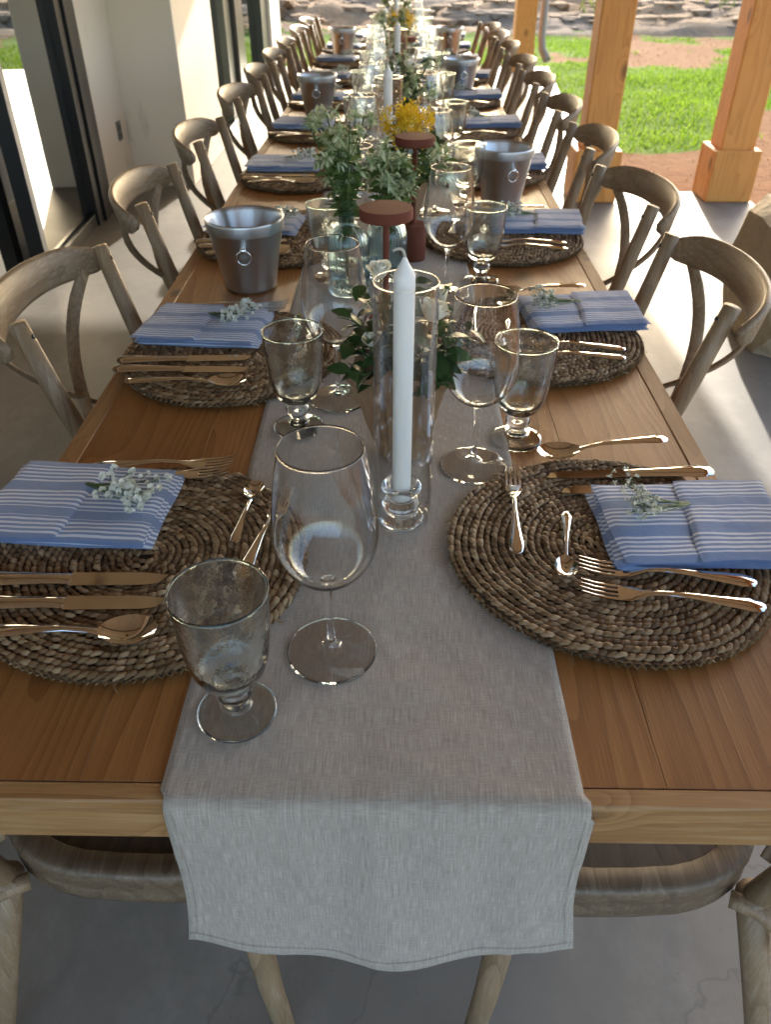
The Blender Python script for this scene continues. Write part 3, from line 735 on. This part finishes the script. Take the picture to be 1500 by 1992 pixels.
def knife(s=1.):
    mb = MB(); mb.add(loft([(-.13, .0045, .005, .002), (-.126, .0085, .005, .0042), (-.11, .0108, .005, .005), (-.07, .0082, .005, .0048), (-.03, .0068, .005, .0042), (-.012, .0065, .005, .0036), (-.006, .0072, .005, .003), (0, .0062, .005, .0018)]))
    n = 14; top = []; bot = []
    for i in range(n+1):
        t = i/n; x = .118*t-.001; e = .0085*(1-.12*t) if t < .7 else .0085*.92*math.sqrt(max(0, 1-((t-.7)/.3)**2.2)); top.append((x, .0072-.0*t-(.003*max(0, t-.75)/.25), .0)); bot.append((x, -e if t < 1 else .0042, .0))
    v = [(x, y, .0058) for x, y, z in top]+[(x, y, .0044) for x, y, z in bot]+[(x, y, .0042) for x, y, z in top]+[(x, y, .0040) for x, y, z in bot]; m = n+1; f = []
    for i in range(n): f += [(m+i, m+i+1, i+1, i), (3*m+i+1, 3*m+i, 2*m+i, 2*m+i+1), (i, i+1, 2*m+i+1, 2*m+i), (m+i+1, m+i, 3*m+i, 3*m+i+1)]
    mb.add((v, f)); return [(x*s, y*s, z*s) for x, y, z in mb.v], mb.f
def wider(vf, k): return [(x, y*k, z) for x, y, z in vf[0]], vf[1]
CM = {'fork': mesh('dinner_fork', wider(fork(), 1.12), M['chrome'], True), 'spoon': mesh('table_spoon', wider(spoon(1.04), 1.12), M['chrome'], True), 'knife': mesh('dinner_knife', wider(knife(), 1.4), M['chrome'], True),
      'dfork': mesh('dessert_fork', fork(.92), M['chrome'], True), 'dspoon': mesh('dessert_spoon', spoon(.68), M['chrome'], True)}
for me in CM.values():
    try: me.set_sharp_from_angle(angle=R(50))
    except Exception: pass
# kind: (mesh, dx toward the table middle, dy toward the diner's left, angle, wording)
SET = {'left': [('fork', .00, .205, 4, 'outer dinner fork beyond napkin'), ('fork', -.005, .178, 6, 'inner dinner fork beside napkin'), ('knife', -.075, -.052, 1, 'inner dinner knife'), ('knife', -.068, -.094, 1, 'outer dinner knife'), ('spoon', -.025, -.143, 1, 'polished soup spoon'), ('dspoon', .118, .11, 86, 'small dessert spoon'), ('dfork', .152, .065, 80, 'dessert fork')],
       'right': [('fork', -.025, .105, -8, 'outer dinner fork'), ('fork', -.03, .062, -8, 'inner dinner fork'), ('knife', -.07, -.118, 3, 'inner steak knife beside napkin'), ('knife', -.055, -.157, 4, 'outer steak knife'), ('spoon', -.01, -.222, 14, 'polished soup spoon'), ('dfork', .115, -.09, -95, 'dessert fork'), ('dspoon', .062, .025, 80, 'small dessert spoon')]}
nm = {'fork': 'dinner_fork', 'spoon': 'soup_spoon', 'knife': 'dinner_knife', 'dfork': 'dessert_fork', 'dspoon': 'dessert_spoon'}
cats = {'fork': 'fork', 'spoon': 'spoon', 'knife': 'knife', 'dfork': 'fork', 'dspoon': 'spoon'}
for side, sx in (('left', -1), ('right', 1)):
    for i in range(7):
        for kind, dx, dy, an, wd in SET[side]:
            if i >= 3 and kind[0] == 'd' and len(kind) > 4: continue
            if i >= 4 and (wd.startswith('inner')): continue
            x0, y0 = sx*(.293 if i else .30), maty[side][i]
            s = 1 if sx < 0 else -1
            j = 0 if i == 0 else 1
            x = x0+s*(dx+j*rnd.uniform(-.008, .008)); y = y0+s*(dy)+j*rnd.uniform(-.003, .003)
            if i and side == 'right' and kind in ('fork',): y -= .0
            o = obj(nm[kind], CM[kind]); o.location = (x, y, MATZ-.0005); o.rotation_euler = (0, 0, R(an+j*rnd.uniform(-3, 3))+(0 if sx < 0 else math.pi))
            tag(o, f'{wd} {place(i, side)}', cats[kind], 'polished cutlery')

# ------------------------------------------------------------------ glasses
wine = [(.0, .0), (.046, .0), (.0495, .0006), (.0502, .0014), (.0495, .0022), (.034, .0036), (.016, .0062), (.0075, .0105), (.0048, .018), (.0037, .035), (.0036, .07), (.0042, .092), (.0065, .102), (.016, .1075), (.030, .116), (.042, .1295), (.0505, .147), (.0538, .165), (.0535, .182), (.0505, .210), (.0455, .243), (.0412, .2665), (.0408, .268), (.0402, .2668), (.0444, .243), (.0493, .210), (.0522, .182), (.0525, .165), (.0492, .148), (.041, .1315), (.029, .1185), (.015, .1105), (.0, .1085)]
gob = [(.0, .001), (.036, .0), (.040, .001), (.0412, .003), (.039, .0052), (.026, .0078), (.0155, .0105), (.0132, .0165), (.0135, .024), (.0175, .029), (.0198, .035), (.0178, .0405), (.014, .044), (.0155, .048), (.023, .052), (.0315, .060), (.0375, .075), (.0412, .095), (.0442, .125), (.0458, .150), (.0466, .167), (.0460, .169), (.0445, .1685), (.0432, .150), (.0415, .125), (.0385, .097), (.034, .077), (.027, .065), (.015, .060), (.0, .0595)]
def soft(pr):   # drop straight segments in between for a smoother lathe
    out = []
    for a, b in zip(pr, pr[1:]): out += [a, ((a[0]+b[0])/2, (a[1]+b[1])/2)]
    return out+[pr[-1]]
def cat_rom(pr, k=3):
    P = [pr[0]]+list(pr)+[pr[-1]]; out = []
    for i in range(1, len(P)-2):
        p0, p1, p2, p3 = P[i-1:i+3]
        for j in range(k):
            t = j/k; out.append(tuple(max(0, .5*((2*p1[a])+(-p0[a]+p2[a])*t+(2*p0[a]-5*p1[a]+4*p2[a]-p3[a])*t*t+(-p0[a]+3*p1[a]-3*p2[a]+p3[a])*t**3)) for a in (0, 1)))
    return out+[pr[-1]]
def clean(v_f):   # lathes whose profile touches the axis: weld the poles
    me = v_f; return me
import bmesh
def weld(me):
    bm = bmesh.new(); bm.from_mesh(me); bmesh.ops.remove_doubles(bm, verts=bm.verts, dist=1e-5); bmesh.ops.recalc_face_normals(bm, faces=bm.faces); bm.to_mesh(me); bm.free(); return me
wf_ = [i for i, p in enumerate(wine) if p == (.016, .1075)][0]; rim_ = [i for i, p in enumerate(wine) if p == (.0408, .268)][0]
gb_ = gob.index((.023, .052)); gt_ = gob.index((.0460, .169))
GBASE = weld(mesh('base', lathe(cat_rom(gob[:gb_]+[(.0205, .0508), (.0, .0512)], 2), 44), M['thick'], True))
GBOWL = weld(mesh('bowl', lathe(cat_rom([(.0, .0514), (.0208, .0514)]+gob[gb_+1:], 2), 56), M['seed'], True))
GRIM = weld(mesh('rim', tube([(.0457*math.cos(a), .0457*math.sin(a), .1678) for a in [2*math.pi*k/56 for k in range(57)]], .0011, 8, up=(0, 0, 1), cap=False), glass('green_rim_glass', (.80, .93, .90)), True))
WFOOT = weld(mesh('foot', lathe(cat_rom(wine[:8]+[(.0049, .0175), (.0, .0176)], 2), 56), M['bowl'], True))
WSTEM = weld(mesh('stem', lathe(cat_rom([(.0, .0178)]+wine[8:wf_]+[(.0085, .1048), (.0, .1052)], 2), 24), M['glass'], True))
WBOWL = weld(mesh('bowl', lathe(cat_rom([(.0, .1054), (.008, .1056)]+wine[wf_:], 2), 64), M['bowl'], True))
WRIM = weld(mesh('rim', tube([(.0411*math.cos(a), .0411*math.sin(a), .2672) for a in [2*math.pi*k/56 for k in range(57)]], .00055, 8, up=(0, 0, 1), cap=False), M['glass'], True))
RZ = .7632
for side, sx in (('left', -1), ('right', 1)):
    for i in range(10):
        y = maty[side][i]
        if side == 'left': gp = (-.142, y-.238) if i == 0 else (-.138, y-.27); wp = (-.050, y-.150) if i == 0 else (-.080, y-.172)
        else: gp = (.212, y+.282) if i == 0 else (.214, y+.325); wp = (.137, y+.20) if i == 0 else (.128, y+.235)
        j = rnd.uniform(-.01, .01)*(i > 1)
        o = thing('water_goblet', f'short thick seeded glass water goblet {place(i, side)}', 'goblet', (gp[0]+j, gp[1]+j, RZ if abs(gp[0]) < .2 else TZ+.0006), rnd.uniform(0, 6), 'water goblets')
        for nm_, me_ in (('base', GBASE), ('bowl', GBOWL), ('rim', GRIM)): obj(nm_, me_, parent=o)
        o = thing('wine_glass', f'tall clear stemmed wine glass {place(i, side)}', 'wine glass', (wp[0]-j, wp[1]+j, RZ), rnd.uniform(0, 6), 'wine glasses')
        for nm_, me_ in (('foot', WFOOT), ('stem', WSTEM), ('bowl', WBOWL), ('rim', WRIM)): obj(nm_, me_, parent=o)

# ------------------------------------------------------------------ buckets
def bucket_proto():
    t = thing('wine_bucket', 'x', 'bucket', group='steel wine buckets')
    pr = [(.0, .001), (.053, .0), (.0575, .003), (.0585, .008), (.0805, .1275), (.0835, .129), (.0845, .131), (.0865, .151), (.0862, .1545), (.0840, .156), (.0815, .1545), (.078, .146), (.056, .088), (.044, .055), (.0, .05)]
    obj('body', lathe(pr, 56), M['steel'], t, True)
    for s in (-1, 1):
        br = tube([(0, s*.071, .104), (0, s*.083, .106), (0, s*.0865, .106)], [.008, .0075, .004], 12)
        hb = obj('handle_boss', br, M['chrome'], t, True)
        ring = [(0+.0155*math.cos(a), s*(.0835-.004*(1-math.cos(a-math.pi/2))*.5), .0905+.0155*math.sin(a)) for a in [2*math.pi*k/24 for k in range(25)]]
        obj('ring', tube(ring, .0019, 7, cap=False), M['chrome'], hb, True)
    return t
BK = bucket_proto()
bpos = [((-.315, 1.325), 'nearest brushed steel wine bucket, left of the runner', 4), ((.329, 2.03), 'nearest brushed steel wine bucket on the right side of the table', 14), ((-.336, 3.43), 'second brushed steel wine bucket along the left side', 0), ((.325, 3.97), 'second brushed steel wine bucket along the right side', 8), ((-.346, 5.45), 'farthest brushed steel wine bucket on the left side', 0), ((.347, 5.52), 'farthest brushed steel wine bucket on the right side', 0)]
for k, ((x, y), lab, rz) in enumerate(bpos):
    if k == 0: BK.location = (x, y, TZ+.0005); BK.rotation_euler = (0, 0, R(rz)); BK['label'] = lab
    else: dup(BK, (x, y, TZ+.0005), R(rz), lab)

# ------------------------------------------------------------------ candles in tubes
hold = [(.0, .0), (.029, .0), (.0315, .002), (.031, .005), (.022, .008), (.019, .0115), (.0235, .0165), (.0265, .0225), (.0245, .029), (.0185, .034), (.0175, .038), (.0225, .044), (.0268, .0505), (.0268, .0545), (.0235, .0565), (.0165, .054), (.0135, .05), (.0128, .032), (.0, .031)]
hpr = mesh('candle_holder', lathe(cat_rom(hold, 2), 44), M['glass'], True)
tpr = mesh('glass_chimney', lathe([(.0384, .0004), (.0384, .333)], 64), M['thin'], True)
tri = mesh('tube_inner', lathe([(.0366, .333), (.0366, .0004)], 64), M['thin'], True)
trm = weld(mesh('rim', tube([(.0375*math.cos(a), .0375*math.sin(a), .3335) for a in [2*math.pi*k/64 for k in range(65)]], .0008, 8, up=(0, 0, 1), cap=False), M['glass'], True))
for me in (hpr,):
    bm = bmesh.new(); bm.from_mesh(me); bmesh.ops.remove_doubles(bm, verts=bm.verts, dist=1e-5); bmesh.ops.recalc_face_normals(bm, faces=bm.faces); bm.to_mesh(me); bm.free()
cpr = mesh('wax', lathe([(.0, .0325), (.0119, .0325), (.0124, .034), (.0124, .340), (.0119, .3425), (.0088, .3475), (.0052, .3535), (.0022, .360), (.0012, .3615), (.0, .3618)], 28), M['wax'], True)
wkm = mesh('wick', tube(bez((0, 0, .3605), (-.001, 0, .375), (-.0135, 0, .3675), 8), .0016, 6), M['wick'], True)
cyp = [(.028, .443, 'nearest'), (-.01, 1.99, 'second'), (.012, 3.28, 'third'), (.0, 4.70, 'fourth'), (.01, 6.05, 'farthest')]
for x, y, w_ in cyp:
    h = obj('candle_holder', hpr); h.location = (x, y, RZ); tag(h, f'ribbed clear glass candle holder under the {w_} white taper candle', 'candle holder', 'glass candle holders')
    c = thing('taper_candle', f'{w_} tall white taper candle standing in a glass tube on the runner' if w_ != 'nearest' else 'tall white taper candle nearest the camera, in a glass tube', 'candle', (x, y, RZ), 0, 'white taper candles')
    obj('wax', cpr, parent=c); obj('wick', wkm, parent=c)
    g = thing('glass_chimney', f'clear open glass tube around the {w_} white taper candle', 'glass tube', (x+.002, y+.001, RZ), 0, 'glass candle tubes'); obj('wall', tpr, parent=g); obj('inner_wall', tri, parent=g); obj('rim', trm, parent=g); ob = obj('rim', trm, parent=g); ob.location = (0, 0, -.332)

# ------------------------------------------------------------------ plants
def leafv(L, W, fold=.25, curl=.25, n=4):
    v = []; f = []
    for i in range(n+1):
        t = i/n; wd = W*math.sin(math.pi*min(1, t*.92+.05))**.8*(1-.25*t); z = -curl*L*t*t
        v += [(L*t, -wd, z+wd*fold), (L*t, 0, z), (L*t, wd, z+wd*fold)]
    for i in range(n):
        a = i*3; f += [(a, a+3, a+4, a+1), (a+1, a+4, a+5, a+2)]
    return v, f
LV = leafv(.027, .0095); LME = mesh('leaf', LV, M['leaf'], True)
def orient(p, d, roll, s=1.):
    d = Vector(d).normalized(); q = d.to_track_quat('X', 'Z').to_matrix().to_4x4()
    return Matrix.Translation(p) @ q @ Matrix.Rotation(roll, 4, 'X') @ Matrix.Diagonal((s, s, s, 1))
def rose_mesh(seed, s=1.):
    r = random.Random(seed); mb = MB()
    for k in range(14):
        a = k*2.4; rr = .0025+.00095*k; hgt = .0235-.0004*k; op = k/13
        def pf(u, v_):
            w2 = (u-.5)*2; ang = a+w2*(.95-.02*k); rad = rr*(.35+.75*math.sin(min(1, v_*1.15)*1.45))+.0035*op*max(0, v_-.75)*4*(1-.6*abs(w2)); z = hgt*v_*(1-.18*w2*w2)
            return (rad*math.cos(ang)*s, rad*math.sin(ang)*s, z*s)
        mb.add(grid(pf, 6, 6))
    return mb.d
def potted(loc, seed, lab, cat, top='rose', parts=True, sc=1.):
    r = random.Random(seed); t = thing('potted_plant', lab, cat, loc)
    # crumpled kraft paper wrap
    nA, nZ = 44, 12; V = []; fa = [r.uniform(-1, 1) for _ in range(nA)]
    edge = [.150+.018*math.sin(k*2*math.pi/nA*3+1)+.012*r.uniform(-1, 1) for k in range(nA)]
    for j in range(nZ+1):
        for k in range(nA):
            a = 2*math.pi*k/nA; tt = j/nZ; rad = .037+.034*tt**1.05; rad += (.0025+.004*tt)*fa[k]*(1 if k % 2 else .3)+.004*tt*math.sin(5*a+seed)+.003*(fbm(a*3, tt*5+seed, 2)-.5)*2
            if tt > .93: rad += .006
            V.append((rad*math.cos(a)*sc, rad*math.sin(a)*sc, edge[k]*tt*sc+.0004))
    F = [(j*nA+k, j*nA+(k+1) % nA, (j+1)*nA+(k+1) % nA, (j+1)*nA+k) for j in range(nZ) for k in range(nA)]+[tuple(range(nA))[::-1]]
    wr = obj('paper_wrap', (V, F), M['kraft'], t); sm = wr.modifiers.new('t', 'SOLIDIFY'); sm.thickness = .0008
    obj('soil', ([(.058*sc*math.cos(k*.3927), .058*sc*math.sin(k*.3927), .118*sc) for k in range(16)], [tuple(range(16))]), M['strawdark'], t)
    st = MB(); lm = []; tips = []
    for i in range(31):
        a = r.uniform(0, 6.28); sp = .104*math.sqrt(r.uniform(.01, 1))*sc; H = r.uniform(.19, .285)*sc*(1-.25*(sp/sc/.104)**2)
        b0 = (r.uniform(-.025, .025), r.uniform(-.025, .025), .11*sc); tip = (sp*math.cos(a), sp*math.sin(a), H)
        pts = bez(b0, (tip[0]*.35, tip[1]*.35, H*.8), tip, 6); st.add(tube(pts, .0011, 4)); tips.append(Vector(tip))
        for k in range(2, 7):
            for s in (-1, 1):
                if r.random() < .2: continue
                az = a+s*1.2+r.uniform(-.5, .5); lm.append(orient(pts[k], (math.cos(az), math.sin(az), r.uniform(-.15, .6)), r.uniform(-.5, .5), r.uniform(.75, 1.35)*sc))
    for i in range(40):
        a = r.uniform(0, 6.28); q = Vector((.058*math.cos(a), .058*math.sin(a), r.uniform(.135, .19)))*sc; lm.append(orient(q, (math.cos(a), math.sin(a), r.uniform(-.5, .4)), r.uniform(-.5, .5), r.uniform(.9, 1.6)*sc))
    obj('stems', st.d, M['stem'], t, True)
    if parts:
        for m in lm[:290]:
            o = obj('leaf', LME, parent=t); o.matrix_local = m
    else:
        mb = MB()
        for m in lm: mb.add(LV, m)
        obj('foliage', mb.d, M['leaf'], t, True, kind='stuff')
    if top == 'rose':
        for p, s in (((-.034, .02, .268), 1.0), ((.034, -.05, .236), 1.25), ((-.045, -.03, .19), .75), ((.055, .04, .225), .85)):
            o = obj('rose', rose_mesh(int(s*30)), M['rose'], t, True); o.location = p; o.rotation_euler = (r.uniform(-.5, .2), r.uniform(-.4, .4), r.uniform(0, 6)); o.scale = (s, s, s)
            obj('rose_stem', tube([(p[0]*.4, p[1]*.4, .11), (p[0], p[1], p[2]+.002)], .0013, 5), M['stem'], t, True)
    else:
        yb = MB()
        for i in range(46):
            a = r.uniform(0, 6.28); d = .076*math.sqrt(r.random())*sc; c = Vector((d*math.cos(a), d*math.sin(a), (.31-1.1*(d/sc)**1.35)*sc+r.uniform(-.045, .012)))
            for k in range(46):
                e = Vector((r.gauss(0, .0065), r.gauss(0, .0065), r.gauss(0, .010))); s = r.uniform(.0022, .0040); n = Vector((r.gauss(0, 1), r.gauss(0, 1), r.gauss(.6, 1))).normalized(); q = n.orthogonal().normalized()*s; w2 = n.cross(q); b = len(yb.v); C = c+e
                yb.v += [tuple(C+q), tuple(C+w2+n*s*.4), tuple(C-q), tuple(C-w2+n*s*.4)]; yb.f.append((b, b+1, b+2, b+3))
        obj('blossoms', yb.d, M['yellow'], t, kind='stuff')
    return t
potted((.03, .615, RZ), 4, 'kraft paper wrapped pot of white roses behind the nearest candle', 'potted plant')
potted((.035, 1.76, RZ), 9, 'bunch of yellow flowers in a wrapped pot behind the terracotta lamps', 'potted plant', 'yellow', False, .95)
potted((.02, 3.02, RZ), 12, 'second pot of white roses further down the runner', 'potted plant', 'rose', False, .95)
potted((.03, 4.42, RZ), 15, 'second bunch of yellow flowers far down the runner', 'potted plant', 'yellow', False)
potted((.04, 6.35, RZ), 18, 'farthest bunch of yellow flowers at the end of the runner', 'potted plant', 'yellow', False, 1.1)
# ribbed bottles with pale greenery
def bottle_vase(loc, seed, lab, r0=.045, h=.15, flowers=True):
    pr = [(.0, .002), (r0*.9, .001), (r0, .006), (r0*1.02, .02), (r0, h*.62), (r0*.97, h*.76), (r0*.82, h*.88), (r0*.5, h*.955), (.0165, h), (.0145, h+.012), (.0145, h+.028), (.018, h+.034), (.0155, h+.035), (.0122, h+.028), (.0122, h+.012), (.0135, h-.001), (r0*.47, h*.955-.003), (r0*.78, h*.88-.004), (r0*.92, h*.76-.003), (r0*.945, h*.62), (r0*.945, .012), (.0, .010)]
    me = mesh('bottle_vase', lathe(cat_rom(pr, 2), 120, rib=lambda a: .016*math.cos(30*a)), M['aqua'], True)
    bm = bmesh.new(); bm.from_mesh(me); bmesh.ops.remove_doubles(bm, verts=bm.verts, dist=1e-5); bmesh.ops.recalc_face_normals(bm, faces=bm.faces); bm.to_mesh(me); bm.free()
    o = obj('bottle_vase', me); o.location = loc; tag(o, lab, 'vase', 'ribbed aqua bottle vases'); return o
def greenery(loc, seed, lab, h0, H, n, lean=(0, 0), spread=.07, dark=False):
    r = random.Random(seed); t = thing('flower_bouquet', lab, 'flowers', loc, group='pale greenery in the bottle vases'); st = MB(); lf = MB(); bt = MB()
    NL = leafv(.021, .0042, .3, .35, 3); GL = leafv(.034, .0095, .2, .3, 3)
    for i in range(n):
        a = r.uniform(0, 6.28); sp = spread*r.uniform(.15, 1.); top = Vector((lean[0]*r.uniform(.5, 1.2)+sp*math.cos(a), lean[1]+sp*math.sin(a), H*r.uniform(.66, 1.0)))
        pts = bez((0, 0, .03), (0+top.x*.15, top.y*.15, h0+.06), top, 9); st.add(tube(pts, [.0019]*6+[.0015]*4, 5))
        for k in range(4, 10):
            for q in range(2):
                az = r.uniform(0, 6.28); lf.add(GL, orient(pts[k], (math.cos(az), math.sin(az), r.uniform(-.1, .7)), r.uniform(-.6, .6), r.uniform(.6, 1.15)))
        for hd in range(3):
            c = top+Vector((r.uniform(-.022, .022), r.uniform(-.022, .022), r.uniform(-.03, .008)))
            if hd: st.add(tube([pts[7], c], .0011, 4))
            for k in range(24):
                az = r.uniform(0, 6.28); el = r.uniform(-.5, 1.3); bt.add(NL, orient(c+Vector((0, 0, r.uniform(-.008, .006))), (math.cos(az)*math.cos(el), math.sin(az)*math.cos(el), math.sin(el)), r.uniform(-.6, .6), r.uniform(.55, 1.05)))
    obj('stems', st.d, M['stem'], t, True); obj('leaves', lf.d, M['leaf' if dark else 'sage'], t, True, kind='stuff'); obj('bracts', bt.d, M['bract'], t, True, kind='stuff')
    return t
bottle_vase((-.088, 1.285, RZ), 1, 'ribbed aqua glass bottle vase nearest the camera, left of runner centre')
bottle_vase((-.005, 1.385, RZ), 2, 'ribbed aqua glass bottle vase just right of the nearest one', .047, .135)
greenery((-.088, 1.285, RZ), 3, 'tall pale green and white stems in the nearest left bottle vase', .15, .36, 18, (-.005, .03), .085)
greenery((-.005, 1.385, RZ), 5, 'white edged green stems in the right hand near bottle vase', .14, .29, 16, (.05, .02), .11)
bottle_vase((.03, 2.55, RZ), 6, 'ribbed aqua bottle vase beyond the second candle', .045, .15); greenery((.03, 2.55, RZ), 7, 'dark leafy stems with white tips in vase beyond second candle', .15, .33, 9, (.05, 0), .10, True)
bottle_vase((-.02, 3.85, RZ), 8, 'ribbed aqua bottle vase beyond the third candle', .045, .15); greenery((-.02, 3.85, RZ), 9, 'pale leafy stems in the vase beyond the third candle', .15, .36, 9, (.0, 0), .09)
bottle_vase((.0, 5.3, RZ), 10, 'ribbed aqua bottle vase furthest down the runner', .045, .15); greenery((.0, 5.3, RZ), 11, 'pale leafy stems in the farthest bottle vase', .15, .40, 10, (.0, 0), .11)
# terracotta lamp stands: base cylinder, thin stem, disc top
def lamp(loc, lab, rz=0):
    t = thing('disc_lamp', lab, 'table lamp', loc, rz, 'terracotta disc lamps')
    obj('base', lathe([(.0, .0), (.030, .0), (.031, .0012), (.031, .083), (.0298, .0845), (.0, .0848)], 40), M['terra'], t, True)
    obj('stem', tube([(0, 0, .084), (0, 0, .262)], .0056, 14), M['terra'], t, True)
    obj('disc', lathe([(.0, .260), (.0445, .260), (.0458, .2615), (.0458, .277), (.0446, .2785), (.0, .279)], 48), M['terra'], t, True)
    for p in t.children: 
        try: p.data.set_sharp_from_angle(angle=R(40))
        except Exception: pass
lamp((.0, .94, RZ), 'terracotta lamp with round disc top behind the nearest rose pot')
lamp((.058, 1.512, RZ), 'terracotta disc topped lamp further back beside the yellow flowers')
lamp((.05, 3.6, RZ), 'terracotta disc topped lamp halfway down the long table')
